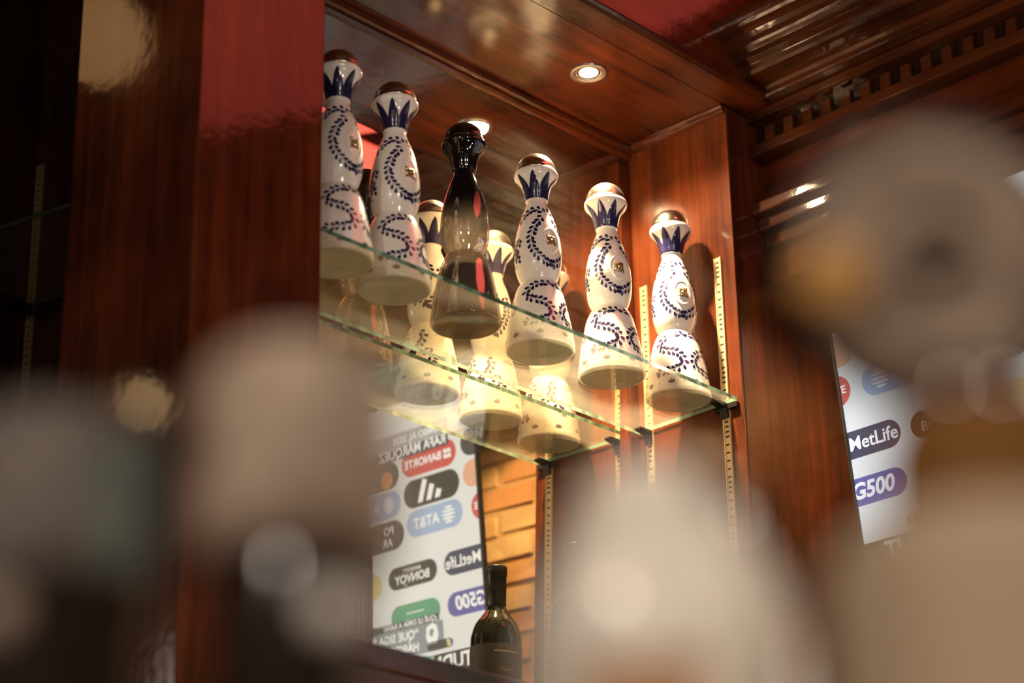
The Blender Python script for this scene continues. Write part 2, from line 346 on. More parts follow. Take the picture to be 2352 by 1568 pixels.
def vine(bm, ctrl, step=0.0073, ln=0.0086, wd=0.0050, tip=True):
    P = [(R(a), z) for a, z in ctrl]
    Q = []
    for i in range(len(P)-1):
        p0 = P[max(i-1, 0)]; p1 = P[i]; p2 = P[i+1]; p3 = P[min(i+2, len(P)-1)]
        for k in range(14):
            t = k/14
            Q.append(tuple(.5*((2*p1[a])+(-p0[a]+p2[a])*t+(2*p0[a]-5*p1[a]+4*p2[a]-p3[a])*t*t+(-p0[a]+3*p1[a]-3*p2[a]+p3[a])*t**3) for a in (0, 1)))
    Q.append(P[-1])
    acc = step*0.4; k = 0
    prev = None
    for a, b in zip(Q, Q[1:]):
        r = rad(a[1]); dx, dz = (b[0]-a[0])*r, b[1]-a[1]; d = math.hypot(dx, dz)
        if d < 1e-9: continue
        ang = math.atan2(dz, dx); nx, nz = -math.sin(ang)*0.00028, math.cos(ang)*0.00028
        vs_ = [bm.verts.new(onsurf(q[0]+s*nx/r, q[1]+s*nz, 0.0002)) for q, s in ((a, -1), (b, -1), (b, 1), (a, 1))]
        f = bm.faces.new(vs_); f.material_index = 1
        acc += d
        if acc >= step:
            acc -= step; k += 1
            for s in (-1, 1):
                sh = (0.0017 if s > 0 else -0.0003)
                leaf(bm, a[0]+(sh*math.cos(ang)-s*0.0006*math.sin(ang))/r, a[1]+sh*math.sin(ang)+s*0.0006*math.cos(ang), ang + s*R(40) + R(random.uniform(-9, 9)), ln*random.uniform(.88, 1.1), wd*random.uniform(.9, 1.1))
    if tip: leaf(bm, Q[-1][0], Q[-1][1], ang, ln, wd)
def pattern_mesh():
    bm = bmesh.new()
    for s in (-1, 1):
        vine(bm, [(s*-10, 0.203), (s*-25, 0.196), (s*-43, 0.183), (s*-53, 0.163), (s*-47, 0.146), (s*-30, 0.133), (s*-8, 0.1255)])
        vine(bm, [(s*-2, 0.206), (s*-22, 0.212), (s*-48, 0.213), (s*-72, 0.208), (s*-92, 0.201)])
        vine(bm, [(s*-118, 0.200), (s*-122, 0.182), (s*-116, 0.162), (s*-104, 0.146), (s*-92, 0.136)])
        vine(bm, [(s*-84, 0.172), (s*-90, 0.158), (s*-100, 0.144), (s*-112, 0.134)])
        vine(bm, [(s*-150, 0.196), (s*-158, 0.178), (s*-152, 0.158), (s*-140, 0.140), (s*-128, 0.130)])
        # lower body: one S scroll either side of the front, one behind each
        for c in (-36,):
            f = lambda a: s*(c+a)
            vine(bm, [(f(34), 0.090), (f(12), 0.0935), (f(-14), 0.089), (f(-28), 0.078), (f(-14), 0.068), (f(8), 0.062), (f(24), 0.051), (f(22), 0.039), (f(4), 0.032), (f(-20), 0.030)])
        vine(bm, [(s*-100, 0.090), (s*-112, 0.080), (s*-108, 0.066), (s*-96, 0.054)])
        vine(bm, [(s*-134, 0.062), (s*-126, 0.050), (s*-136, 0.038)])
    # bow where the two sprays meet
    for a in (40, 140, 220, 320): leaf(bm, 0, 0.1255, R(a), 0.0066, 0.0036)
    for a in (60, 120, 90): leaf(bm, 0, 0.088, R(a), 0.0075, 0.0030)
    for i in range(8):                       # agave sprigs and dots round the foot
        p = R(i*45+10)
        for a, l in ((90, .0085), (62, .0082), (118, .0082), (35, .0070), (145, .0070)):
            leaf(bm, p, 0.0095, R(a), l, 0.0023)
        q = R(i*45+32.5); decal_poly(bm, [(q+0.0009/0.047*math.cos(R(k*45)), 0.0125+0.0009*math.sin(R(k*45))) for k in range(8)], 0.0003)
    me = bpy.data.meshes.new('painted_pattern'); bm.to_mesh(me); bm.free()
    me.materials.append(BLUE); me.materials.append(PALE); return me
def text_mesh(body, size, align='CENTER', bold=0.0, shear=0.0, spacing=1.0):
    cu = bpy.data.curves.new('txt', 'FONT'); cu.body = body; cu.size = size; cu.align_x = align; cu.align_y = 'CENTER'
    cu.offset = bold; cu.shear = shear; cu.space_character = spacing; cu.resolution_u = 3
    o = bpy.data.objects.new('txt', cu); COL.objects.link(o)
    dg = bpy.context.evaluated_depsgraph_get(); me = bpy.data.meshes.new_from_object(o.evaluated_get(dg))
    bpy.data.objects.remove(o); bpy.data.curves.remove(cu); return me
def wrap_text(body, size, phi0, zc, bold=0.0, eps=0.0004):
    me = text_mesh(body, size, bold=bold); bm = bmesh.new(); bm.from_mesh(me); bpy.data.meshes.remove(me)
    bmesh.ops.triangulate(bm, faces=bm.faces[:])
    for v in bm.verts: v.co = Vector(onsurf(phi0+v.co.x/rad(zc), zc+v.co.y, eps))
    return bm
def back_print():
    bm = bmesh.new()
    for body, s, z, b in (('CLASE AZUL', 0.0085, 0.083, 0.0001), ('~~~~', 0.0050, 0.0735, 0), ('~~~~~~', 0.0040, 0.067, 0)):
        t_ = wrap_text(body, s, math.pi, z, b); me = bpy.data.meshes.new('x'); t_.to_mesh(me); t_.free(); bm.from_mesh(me); bpy.data.meshes.remove(me)
    for i in range(14):                      # barcode bars
        p = math.pi + (-0.011+i*0.0010)/0.043; wv = random.choice((.0003, .0005, .0007))/0.043
        decal_poly(bm, [(p, 0.041), (p+wv, 0.041), (p+wv, 0.054), (p, 0.054)], 0.0004)
    for i in range(5):
        z = 0.053-i*0.0027; decal_poly(bm, [(math.pi+(0.006+k*0.003)/0.043, z+dz) for k, dz in ((0, 0), (1, 0), (2, 0), (3, 0), (4, 0), (4, .0007), (3, .0007), (2, .0007), (1, .0007), (0, .0007))], 0.0004)
    me = bpy.data.meshes.new('back_print'); bm.to_mesh(me); bm.free(); me.materials.append(INK); return me
PAT, BCK = pattern_mesh(), back_print()
def petals_bm():
    bm = bmesh.new(); n = 8; cols = 6; zb, zm, zt = 0.2346, 0.2505, 0.2720; rows = 12
    for k in range(n):
        grid = []
        for j in range(rows+1):
            z = zb+(zt-zb)*j/rows
            h = math.pi/n*(1.0 if z < zm else max(0.02, (1-(z-zm)/(zt-zm)))**0.78)
            off = 0.0007 if j else -0.0002
            grid.append([bm.verts.new(onsurf(2*math.pi*k/n+h*(2*i/cols-1), z, off*(1-0.65*abs(2*i/cols-1)**3), CRS)) for i in range(cols+1)])
        for a, b in zip(grid, grid[1:]):
            for i in range(cols):
                f = bm.faces.new((a[i], a[i+1], b[i+1], b[i])); f.smooth = True
    return bm
def medallion(parent):
    z0, x0 = 0.161, rad(0.161)
    bm = bmesh.new(); A, B_ = 24, 8            # raised oval ring laid onto the belly
    grid = []
    for i in range(A):
        t_ = 2*math.pi*i/A; ring = []
        for j in range(B_):
            u = 2*math.pi*j/B_; rr = 1+0.10*math.cos(u)
            z = z0+0.0195*rr*math.sin(t_); ph = 0.0130*rr*math.cos(t_)/x0
            ring.append(bm.verts.new(onsurf(ph, z, 0.0009*math.sin(u)+0.0002)))
        grid.append(ring)
    for i in range(A):
        for j in range(B_): bm.faces.new((grid[i][j], grid[(i+1) % A][j], grid[(i+1) % A][(j+1) % B_], grid[i][(j+1) % B_]))
    mo = mesh_obj('medallion', bm, CERAM, parent, smooth=True)
    bm = bmesh.new()
    for k in range(4):
        for s in (-1, 0, 1):
            ang = R(45+90*k+s*24); ln = 0.0118 if s == 0 else 0.0088
            ca, sa = math.cos(ang), math.sin(ang)
            pts = [(u*ln*ca-v*0.0046*sa, u*ln*sa+v*0.0046*ca, h) for u, v, h in ((.12, 0, .0012), (.4, .5, .0010), (.75, .42, .0012), (1, 0, .0007), (.75, -.42, .0012), (.4, -.5, .0010))]
            c = bm.verts.new(onsurf(0.55*ln*ca/x0, z0+0.55*ln*sa, 0.0022)); vv = [bm.verts.new(onsurf(a/x0, z0+b, h)) for a, b, h in pts]
            for i in range(6): bm.faces.new((c, vv[i], vv[(i+1) % 6]))
    cvv = bm.verts.new(onsurf(0, z0, 0.0032)); rg = [bm.verts.new(onsurf(0.0022*math.cos(R(45*i))/x0, z0+0.0022*math.sin(R(45*i)), 0.0014)) for i in range(8)]
    for i in range(8): bm.faces.new((cvv, rg[i], rg[(i+1) % 8]))
    mesh_obj('bronze_flower', bm, BRONZE, mo)
def dome_bm():
    pr = [(0.0292, 0.2806), (0.0296, 0.2812), (0.0296, 0.2822)]
    pr += [(0.0288*math.cos(a), 0.2824+0.0282*math.sin(a)) for a in [math.pi/2*i/16 for i in range(16)]]
    return lathe_bm(pr, 64)
def foot_bm(): return lathe_bm([(0.0455, 0.0), (0.0440, 0.0), (0.0425, 0.0016), (0.0415, 0.0022), (0.0005, 0.0026)], 64, cap0=False)
def make_ceramic():
    t_ = empty('ceramic_bottle')
    body = mesh_obj('body', lathe_bm(LOW+UPP, 96, cap0=False), CERAM, t_, smooth=True)
    mesh_obj('foot', foot_bm(), BISQ, t_, smooth=True)
    tm = text_mesh('~v~', 0.010, shear=0.3); tm.materials.append(INK); o = bpy.data.objects.new('maker_mark', tm); link(o, t_); o.location = (-0.010, 0.012, 0.0012); o.rotation_euler = (math.pi, 0, R(40))
    link(bpy.data.objects.new('painted_pattern', PAT), t_); link(bpy.data.objects.new('back_print', BCK), t_)
    medallion(t_)
    st = mesh_obj('stopper', lathe_bm(CRN, 64), CERAM, t_, smooth=True)
    mesh_obj('petals', petals_bm(), BLUE, st)
    mesh_obj('metal_cap', dome_bm(), PEWTER, st, smooth=True)
    return t_
# black-to-clear glass bottle
m, t, p = newmat('black_fading_to_clear_glass'); FADE = m; L = t.links
t.nodes.remove(p); out = t.nodes['Material Output']
tc = N(t, 'ShaderNodeTexCoord'); sx = N(t, 'ShaderNodeSeparateXYZ'); mr = N(t, 'ShaderNodeMapRange'); mr.interpolation_type = 'SMOOTHSTEP'
mr.inputs['From Min'].default_value = 0.146; mr.inputs['From Max'].default_value = 0.198
L.new(tc.outputs['Object'], sx.inputs[0]); L.new(sx.outputs[2], mr.inputs['Value'])
blk = N(t, 'ShaderNodeBsdfPrincipled'); blk.inputs['Base Color'].default_value = (0.006, 0.005, 0.005, 1); blk.inputs['Roughness'].default_value = 0.08; blk.inputs['Specular IOR Level'].default_value = 0.22
tr_ = N(t, 'ShaderNodeBsdfTransparent'); tr_.inputs[0].default_value = (0.90, 0.88, 0.84, 1); gg = N(t, 'ShaderNodeBsdfGlossy'); gg.inputs['Roughness'].default_value = 0.03
lw = N(t, 'ShaderNodeLayerWeight', Blend=0.5); pw = N(t, 'ShaderNodeMath', operation='POWER'); pw.inputs[1].default_value = 2.2
fm = N(t, 'ShaderNodeMath', operation='MULTIPLY_ADD'); fm.inputs[1].default_value = 0.8; fm.inputs[2].default_value = 0.20
df_ = N(t, 'ShaderNodeBsdfTranslucent'); df_.inputs[0].default_value = (0.85, 0.80, 0.70, 1); hz = N(t, 'ShaderNodeMixShader'); hz.inputs[0].default_value = 0.16
L.new(tr_.outputs[0], hz.inputs[1]); L.new(df_.outputs[0], hz.inputs[2])
L.new(lw.outputs['Facing'], pw.inputs[0]); L.new(pw.outputs[0], fm.inputs[0]); gl = N(t, 'ShaderNodeMixShader'); L.new(fm.outputs[0], gl.inputs[0]); L.new(hz.outputs[0], gl.inputs[1]); L.new(gg.outputs[0], gl.inputs[2])
ms = N(t, 'ShaderNodeMixShader'); L.new(mr.outputs[0], ms.inputs[0]); L.new(gl.outputs[0], ms.inputs[1]); L.new(blk.outputs[0], ms.inputs[2]); L.new(ms.outputs[0], out.inputs[0])
SPIRIT = pm('dark_aged_spirit', (0.050, 0.032, 0.019), 0.12, trans=0.25, ior=1.36)
SMOKE = pm('smoked_base_glass', (0.012, 0.015, 0.014), 0.1, coat=0.5)
def make_black():
    t_ = empty('black_glass_bottle')
    outer = LOW+UPP; inner = [(max(r-0.0032, 0.001), z) for r, z in LOW+UPP if z > 0.010][::-1]
    prof = outer + [(0.0115, 0.2360)] + inner[1:] + [(0.0005, 0.009)]
    bm = lathe_bm(prof, 96, cap0=False, cap1=True); mesh_obj('body', bm, FADE, t_, smooth=True)
    liq = [(0.0005, 0.0092)] + [(r-0.00335, z) for r, z in LOW if 0.0095 < z < 0.082] + [(0.0005, 0.0822)]
    mesh_obj('spirit', lathe_bm(liq, 96, cap0=True, cap1=True), SPIRIT, t_, smooth=True)
    mesh_obj('foot', foot_bm(), SMOKE, t_, smooth=True)
    st = mesh_obj('stopper', lathe_bm(CRN, 64), BLKG, t_, smooth=True)
    mesh_obj('petals', petals_bm(), BLKG, st)
    mesh_obj('cap', dome_bm(), BLKG, st, smooth=True)
    return t_
ZB = ZS+0.0062
spots = [(-0.7290, -0.1330, 42, 'w'), (-0.6179, -0.1235, 38, 'w'), (-0.4703, -0.1075, 30, 'b'), (-0.3301, -0.1134, 36, 'w'), (-0.1898, -0.1221, 28, 'w'), (-0.0525, -0.1310, 24, 'w')]
LAB = ['blue-painted white ceramic bottle half hidden behind the left upright', 'blue-painted white ceramic bottle just left of the black glass bottle', 'black bottle fading to clear glass with dark spirit in its base',
       'blue-painted white ceramic bottle just right of the black glass bottle', 'blue-painted white ceramic bottle second from the right end of the glass shelf', 'blue-painted white ceramic bottle at the right end, brightest under the downlight']
proto = make_ceramic(); used = False
for (x, y, a, k), lab in zip(spots, LAB):
    if k == 'b': o = make_black()
    elif not used: o = proto; used = True
    else: o = copy_tree(proto)
    th = math.atan2(CAM.y-y, CAM.x-x)
    o.location = (x, y, ZB); o.rotation_euler = (0, 0, th+R(a))
    tag(o, lab, 'bottle', 'decanter bottles on the glass shelf')

# ------------------------------------------------------------------ downlights
def downlight(loc, label, power, size_deg, blend=0.6, lens=14.0, aim=0.0, core=0.0):
    t_ = empty('recessed_downlight', loc)
    mesh_obj('trim_ring', lathe_bm([(0.0290, 0.0), (0.0288, -0.0022), (0.0262, -0.0034), (0.0205, -0.0030), (0.0185, -0.0010), (0.0170, 0.004)], 48, cap0=False, cap1=False), STEEL, t_, smooth=True)
    mesh_obj('lamp_lens', lathe_bm([(0.0005, -0.0016), (0.0080, -0.0014), (0.0130, -0.0005), (0.0165, 0.0008), (0.0005, 0.0012)], 40), pm('lit_lens', (1, .9, .7), 0.3, emit=(1.0, 0.74, 0.42), estr=lens), t_, smooth=True)
    for en, sz, bl in ((power, size_deg, blend), (core, 88, 1.0)):      # wide spill and the tighter beam of the reflector lamp
        if not en: continue
        ld = bpy.data.lights.new('downlight_beam', 'SPOT'); ld.energy = en; ld.color = WARM; ld.spot_size = R(sz); ld.spot_blend = bl; ld.shadow_soft_size = 0.012
        lo = bpy.data.objects.new('downlight_beam', ld); link(lo, t_); lo.location = (0, aim, -0.006)
    tag(t_, label, 'light', 'recessed downlights'); return t_
downlight((-0.2265, -0.130, ZC), 'small round lit downlight recessed in the niche ceiling', 34.0, 142, 0.7, 60.0, 0.012, 138.0)
downlight((0.175, -0.47, 2.4645), 'small recessed downlight under the bulkhead washing the brick', 10.0, 160, 0.5, 5.0)

# red backlit panels let into the room ceiling over the bulkhead
def red_panel(poly, label):
    cx = sum(q[0] for q in poly)/len(poly); cy_ = sum(q[1] for q in poly)/len(poly)
    t_ = empty('ceiling_light_panel', (cx, cy_, ZR-0.003))
    mesh_obj('diffuser', prism_bm([(x-cx, y-cy_) for x, y in poly], 'z', -0.008, 0.0), pm('red_diffuser', (0.6, 0.1, 0.08), 0.5, emit=(1.0, 0.115, 0.085), estr=2.3), t_)
    grow = [((x-cx)*1.04, (y-cy_)*1.04) for x, y in poly]
    mesh_obj('frame', prism_bm(grow, 'z', 0.0005, 0.0025), BLKP, t_)
    tag(t_, label, 'light', 'red panels in the ceiling'); return t_
red_panel([(0.297, -0.690), (0.285, -0.500), (-0.02, -0.52), (-0.46, -0.98), (-0.40, -1.25), (-0.100, -1.50)], 'large red backlit ceiling panel reflected in the varnish of the left upright')
red_panel([(0.17, -0.92), (0.55, -0.92), (0.55, -1.12), (0.17, -1.12)], 'small red backlit ceiling panel seen in the mirror beside the left bottles')

# ------------------------------------------------------------------ television on the brick wall
TV0 = Vector((0.0021, -0.3625, 2.4391)); tvd = Vector((0.1179, 0, -0.9930)); tvx = Vector((0, -1, 0)); tvy = -tvd; tvz = tvx.cross(tvy)
tv = empty('television'); tv.matrix_world = Matrix(((tvx.x, tvy.x, tvz.x, TV0.x), (tvx.y, tvy.y, tvz.y, TV0.y), (tvx.z, tvy.z, tvz.z, TV0.z), (0, 0, 0, 1)))
tag(tv, 'flat television tilted down on the brick wall showing a sponsor backdrop', 'television')
TW, TH = 0.868, 0.488
mesh_obj('housing', box_bm(-0.004, TW+0.004, -TH-0.006, 0.004, -0.0075, -0.0022), BLKP, tv, bevel=0.001)
mesh_obj('rear_case', box_bm(0.10, TW-0.10, -TH+0.02, -0.08, -0.036, -0.0078), BLKP, tv, bevel=0.004)
bm = bmesh.new()
for b in ((-0.004, 0.0, -TH-0.006, 0.004), (TW, TW+0.004, -TH-0.006, 0.004), (0, TW, 0, 0.004), (0, TW, -TH-0.006, -TH)): box_bm(b[0], b[1], b[2], b[3], -0.0021, 0.0025, bm)
mesh_obj('bezel', bm, BLKP, tv)
mesh_obj('wall_arm', box_bm(0.36, 0.50, -0.33, -0.19, -0.175, -0.0365), DARKM, tv, bevel=0.002)
def em(name, col, s=1.0):
    m, t, p = newmat(name); p.inputs['Base Color'].default_value = (0.01, 0.01, 0.01, 1); p.inputs['Roughness'].default_value = 0.35
    p.inputs['Emission Color'].default_value = (*col, 1); p.inputs['Emission Strength'].default_value = s; return m
SS = 1.08
scr = mesh_obj('screen', box_bm(0, TW, -TH, 0, -0.002, -0.0005), em('lit_screen_white', (0.80, 0.83, 0.86), SS), tv)
EW = em('lit_white', (0.95, 0.97, 1.0), SS)
EC = {k: em('lit_'+k, c, SS) for k, c in dict(black=(0.035, 0.037, 0.032), red=(0.62, 0.10, 0.09), sky=(0.37, 0.50, 0.75), navy=(0.045, 0.055, 0.115), violet=(0.13, 0.13, 0.42), green=(0.11, 0.36, 0.22), grey=(0.27, 0.31, 0.35), dark=(0.06, 0.065, 0.07), peach=(0.80, 0.45, 0.30), orange=(0.85, 0.30, 0.08), yellow=(0.72, 0.62, 0.25), maroon=(0.20, 0.045, 0.05), teal=(0.16, 0.48, 0.38), cyan=(0.1, 0.6, 0.7), skin=(0.35, 0.18, 0.11), hgrey=(0.42, 0.44, 0.45)).items()}
def clipu(bm):                      # nothing leaves the screen's left edge
    g = bm.verts[:]+bm.edges[:]+bm.faces[:]
    bmesh.ops.bisect_plane(bm, geom=g, plane_co=(0.0004, 0, 0), plane_no=(1, 0, 0), clear_inner=True)
def flat(name, pts, col, zz=0.0003):
    bm = bmesh.new(); bm.faces.new([bm.verts.new((u, -v, zz)) for u, v in pts]); clipu(bm)
    return mesh_obj(name, bm, EC[col] if isinstance(col, str) else col, scr)
def pill(u, v, ln, h, col, zz=0.0003, name='logo_plate'):
    r = h/2; pts = []
    for i in range(13): a = R(-90+15*i); pts.append((u+ln/2-r+r*math.cos(a), v+r*math.sin(a)))
    for i in range(13): a = R(90+15*i); pts.append((u-ln/2+r+r*math.cos(a), v+r*math.sin(a)))
    return flat(name, pts, col, zz)
def rect(u0, u1, v0, v1, col, zz=0.0003, name='caption_bar'): return flat(name, [(u0, v0), (u1, v0), (u1, v1), (u0, v1)], col, zz)
def word(body, u, v, size, bold=0.0004, col=None, zz=0.0012, align='CENTER', shear=0.0, sx=1.0):
    me = text_mesh(body, size, align, bold, shear); bm = bmesh.new(); bm.from_mesh(me); bpy.data.meshes.remove(me)
    for q in bm.verts: q.co = Vector((u+q.co.x*sx, -v+q.co.y, zz))
    bmesh.ops.triangulate(bm, faces=bm.faces[:]); clipu(bm)
    o = mesh_obj('lettering', bm, col or EW, scr); o['kind'] = 'stuff'; return o
def globe(u, v, r):
    bm = bmesh.new()
    for i, (dv, w_) in enumerate(((-.78, .55), (-.40, .88), (0.0, 1.0), (.40, .88), (.78, .55))):
        pts = [(u-w_*r, v+dv*r-.05*r), (u-.3*w_*r, v+dv*r-.15*r), (u+w_*r, v+dv*r-.10*r), (u+w_*r*.95, v+dv*r+.08*r), (u, v+dv*r+.17*r), (u-w_*r, v+dv*r+.06*r)]
        bm.faces.new([bm.verts.new((a, -b, 0.0012)) for a, b in pts])
    o = mesh_obj('logo_globe', bm, EW, scr); o['kind'] = 'stuff'
PH = 0.046
# column nearest the left edge
pill(-0.022, 0.1050, 0.110, PH, 'dark'); pill(-0.022, 0.1580, 0.108, PH, 'peach'); pill(-0.036, 0.2150, 0.106, PH, 'red'); word('BANORTE', 0.010, 0.2150, 0.016, align='RIGHT', sx=1.0)
pill(-0.020, 0.0130, 0.104, PH, 'red')
pill(0.0290, 0.2975, 0.118, 0.0400, 'navy'); word('MetLife', 0.0425, 0.2975, 0.0275, 0.0005)
pill(0.0270, 0.3660, 0.118, 0.0400, 'violet'); word('G500', 0.0290, 0.3660, 0.0320, 0.0011, shear=0.15)
# second column
pill(0.1100, 0.1110, 0.132, PH, 'red'); word('BANORTE', 0.1230, 0.1130, 0.0190, 0.0006, sx=1.05)
bm = bmesh.new()
for du, dv in ((-.0045, -.004), (.0045, -.004), (-.0045, .005), (.0045, .005)):
    bm.faces.new([bm.verts.new((0.0640+du+a, -(0.1120+dv+b), 0.0012)) for a, b in ((-.0042, -.0028), (.0042, -.0040), (.0042, .0028), (-.0042, .0040))])
o = mesh_obj('logo_mark', bm, EW, scr); o['kind'] = 'stuff'
pill(0.1078, 0.1640, 0.134, 0.0480, 'black')
for i, (x0, h) in enumerate(((0.082, 0.0120), (0.0985, 0.0235), (0.1150, 0.0350))):
    flat('logo_bar', [(x0, 0.1815-h), (x0+0.0110, 0.1815-h-0.0040), (x0+0.0110+h*0.36+0.002, 0.1815), (x0+h*0.36+0.001, 0.1815)], EW, 0.0012)
pill(0.1045, 0.2150, 0.134, PH, 'sky'); globe(0.0690, 0.2150, 0.0155); word('AT&T', 0.1230, 0.2165, 0.0250, 0.0005)
pill(0.1640, 0.2985, 0.118, 0.0380, 'black'); word('MARRIOTT', 0.1640, 0.2890, 0.0088, 0.0001); word('BONVOY', 0.1640, 0.3030, 0.0200, 0.0006); rect(0.1770, 0.1850, 0.3125, 0.3138, EW, 0.0012, 'logo_bar')
pill(0.1620, 0.3650, 0.118, 0.0400, 'green'); word('~~~~~~', 0.1620, 0.3610, 0.0120, 0.0003)
# third column
pill(0.2500, 0.1200, 0.132, PH, 'dark'); pill(0.2150, 0.1270, 0.030, 0.030, 'orange', 0.0008); pill(0.2500, 0.1700, 0.134, PH, 'sky'); globe(0.2130, 0.1700, 0.0145); word('AT&T', 0.268, 0.1710, 0.0250, 0.0005)
pill(0.2460, 0.2230, 0.134, 0.0500, 'dark'); word('PO', 0.2160, 0.2150, 0.0190, 0.0004); word('AR', 0.2200, 0.2350, 0.0190, 0.0004)
pill(0.2950, 0.3020, 0.110, PH, 'yellow')
for r_ in range(3):                       # the pattern goes on across the backdrop
    for c_ in range(4):
        pill(0.395+c_*0.145-(0.02 if r_ % 2 else 0), 0.060+r_*0.055, 0.132, PH, ['navy', 'black', 'sky', 'green', 'red', 'violet'][(r_*2+c_) % 6])
for r_ in range(5):
    for c_ in range(3):
        pill(0.560+c_*0.145-(0.02 if r_ % 2 else 0), 0.225+r_*0.055, 0.126, 0.042, ['sky', 'red', 'black', 'violet', 'green'][(r_+2*c_) % 5])
# clothed bust of the interviewee
flat('interviewee_shirt', [(0.252, 0.480), (0.252, 0.400), (0.262, 0.362), (0.290, 0.340), (0.360, 0.320), (0.430, 0.330), (0.470, 0.380), (0.490, 0.480)], 'green', 0.0006)
flat('shirt_shoulder', [(0.258, 0.372), (0.266, 0.356), (0.292, 0.338), (0.296, 0.352), (0.272, 0.368)], EW, 0.0009)
flat('interviewee_head', [(0.345+0.034*math.cos(R(a)), 0.262+0.052*math.sin(R(a))) for a in range(0, 360, 20)], 'skin', 0.0007)
flat('interviewee_hair', [(0.345+0.037*math.cos(R(a)), 0.250+0.050*math.sin(R(a))) for a in range(180, 361, 15)], 'dark', 0.0009)
# captions
rect(0.060, 0.330, 0.052, 0.078, 'hgrey', 0.0010); word('RUMBO AL 2030', 0.0700, 0.0660, 0.0170, 0.0003, align='LEFT', zz=0.0018)
rect(0.060, 0.330, 0.0785, 0.0975, 'dark', 0.0010); word('RAFA MÁRQUEZ', 0.0640, 0.0870, 0.0225, 0.0007, align='LEFT', zz=0.0018)
rect(0.106, 0.330, 0.3725, 0.3850, 'dark', 0.0014); word('¿QUÉ LE DIRÍA A RAFA?', 0.1100, 0.3790, 0.0125, 0.0003, align='LEFT', zz=0.0020)
rect(0.098, 0.520, 0.3855, 0.4330, 'grey', 0.0014); word('“QUE SIGA SIENDO', 0.1560, 0.3985, 0.0200, 0.0006, align='LEFT', zz=0.0020); word('HÁBITOS', 0.1560, 0.4205, 0.0200, 0.0006, align='LEFT', zz=0.0020)
flat('crest', [(0.112, 0.392), (0.122, 0.387), (0.136, 0.392), (0.139, 0.408), (0.134, 0.421), (0.114, 0.421), (0.1095, 0.408)], EW, 0.0020)
flat('crest_mark', [(0.118, 0.399), (0.127, 0.395), (0.131, 0.404), (0.124, 0.411)], 'grey', 0.0024)
pill(0.1070, 0.4250, 0.060, 0.0150, 'dark', 0.0020); flat('logo_mark', [(0.084, 0.419), (0.092, 0.419), (0.089, 0.431), (0.081, 0.431)], 'yellow', 0.0024); flat('logo_mark', [(0.0800, 0.419), (0.0840, 0.419), (0.0810, 0.431), (0.0770, 0.431)], 'violet', 0.0024)
rect(0.0004, 0.1240, 0.4400, 0.4760, 'black', 0.0014); word('TUDN', 0.0830, 0.4580, 0.0340, 0.0010, zz=0.0020); rect(0.1242, 0.520, 0.4400, 0.4760, 'teal', 0.0014)

# ------------------------------------------------------------------ wine bottles on the niche floor
DKG = pm('dark_green_bottle_glass', (0.010, 0.012, 0.006), 0.08, coat=1.0, coat_rough=0.02)
FOIL = pm('black_foil', (0.02, 0.018, 0.016), 0.35, metal=0.3)
def wine(name, loc, lab, label_mat, foil, rz, print_fn, cat='bottle', lt=0.178):
    t_ = empty(name, loc, rz)
    pr = smooth_prof([(0.0335, 0.0), (0.0362, 0.003), (0.0367, 0.012), (0.0367, 0.10), (0.0367, 0.180), (0.0352, 0.198), (0.0300, 0.213), (0.0210, 0.225), (0.0150, 0.234), (0.0134, 0.245), (0.0133, 0.290), (0.0133, 0.2945)])
    mesh_obj('body', lathe_bm(pr, 64), DKG, t_, smooth=True)
    mesh_obj('capsule', lathe_bm([(0.0137, 0.238), (0.0139, 0.240), (0.0138, 0.284), (0.0148, 0.2845), (0.0148, 0.2965), (0.0140, 0.298), (0.0005, 0.2985)], 48), foil, t_, smooth=True)
    lb = mesh_obj('label', lathe_bm([(0.0369, 0.055), (0.0370, 0.0555), (0.0370, lt-0.0005), (0.0369, lt)], 64, cap0=False, cap1=False), label_mat, t_, smooth=True)
    print_fn(lb); tag(t_, lab, cat); return t_
def wrapc(body, size, ph, zc, r, mat, parent, bold=0.0):
    me = text_mesh(body, size, bold=bold); bm = bmesh.new(); bm.from_mesh(me); bpy.data.meshes.remove(me); bmesh.ops.triangulate(bm, faces=bm.faces[:])
    for q in bm.verts: a = ph+q.co.x/r; q.co = Vector((r*math.cos(a), r*math.sin(a), zc+q.co.y))
    o = mesh_obj('label_print', bm, mat, parent); o['kind'] = 'stuff'
GOLDP = pm('dull_gold_print', (0.50, 0.38, 0.24), 0.5); CRIM = pm('crimson_print', (0.30, 0.05, 0.05), 0.5)
def print_a(lb):
    for ph in (0.0, math.pi*0.62, math.pi*1.3):
        wrapc('VALLEY', 0.0062, ph, 0.1400, 0.0372, GOLDP, lb); wrapc('~~~~~', 0.0062, ph, 0.1300, 0.0372, GOLDP, lb); wrapc('~~', 0.0045, ph, 0.1490, 0.0372, GOLDP, lb)
        wrapc('~~~~~~', 0.0115, ph, 0.1670, 0.0372, CRIM if ph else GOLDP, lb, 0.0003)
def print_b(lb):
    bm = bmesh.new()
    for i in range(34):                      # scratchy drawing of tall reeds
        a = 2*math.pi*i/34+random.uniform(-.06, .06); z0 = 0.056+random.uniform(0, .01); z1 = random.uniform(.105, .147); da = random.uniform(-.12, .12); w_ = 0.035
        vv = [bm.verts.new((0.0373*math.cos(q), 0.0373*math.sin(q), zz)) for q, zz in ((a, z0), (a+w_, z0), (a+da+w_, z1), (a+da, z1))]; bm.faces.new(vv)
    o = mesh_obj('label_print', bm, pm('indigo_ink', (0.10, 0.09, 0.22), 0.6), lb); o['kind'] = 'stuff'
wine('wine_bottle', (-0.224, -0.0700, 1.7125), 'dark wine bottle with near-black label, its reflection seen against the brick', pm('charcoal_label', (0.035, 0.030, 0.026), 0.6), FOIL, 1.9, print_a)
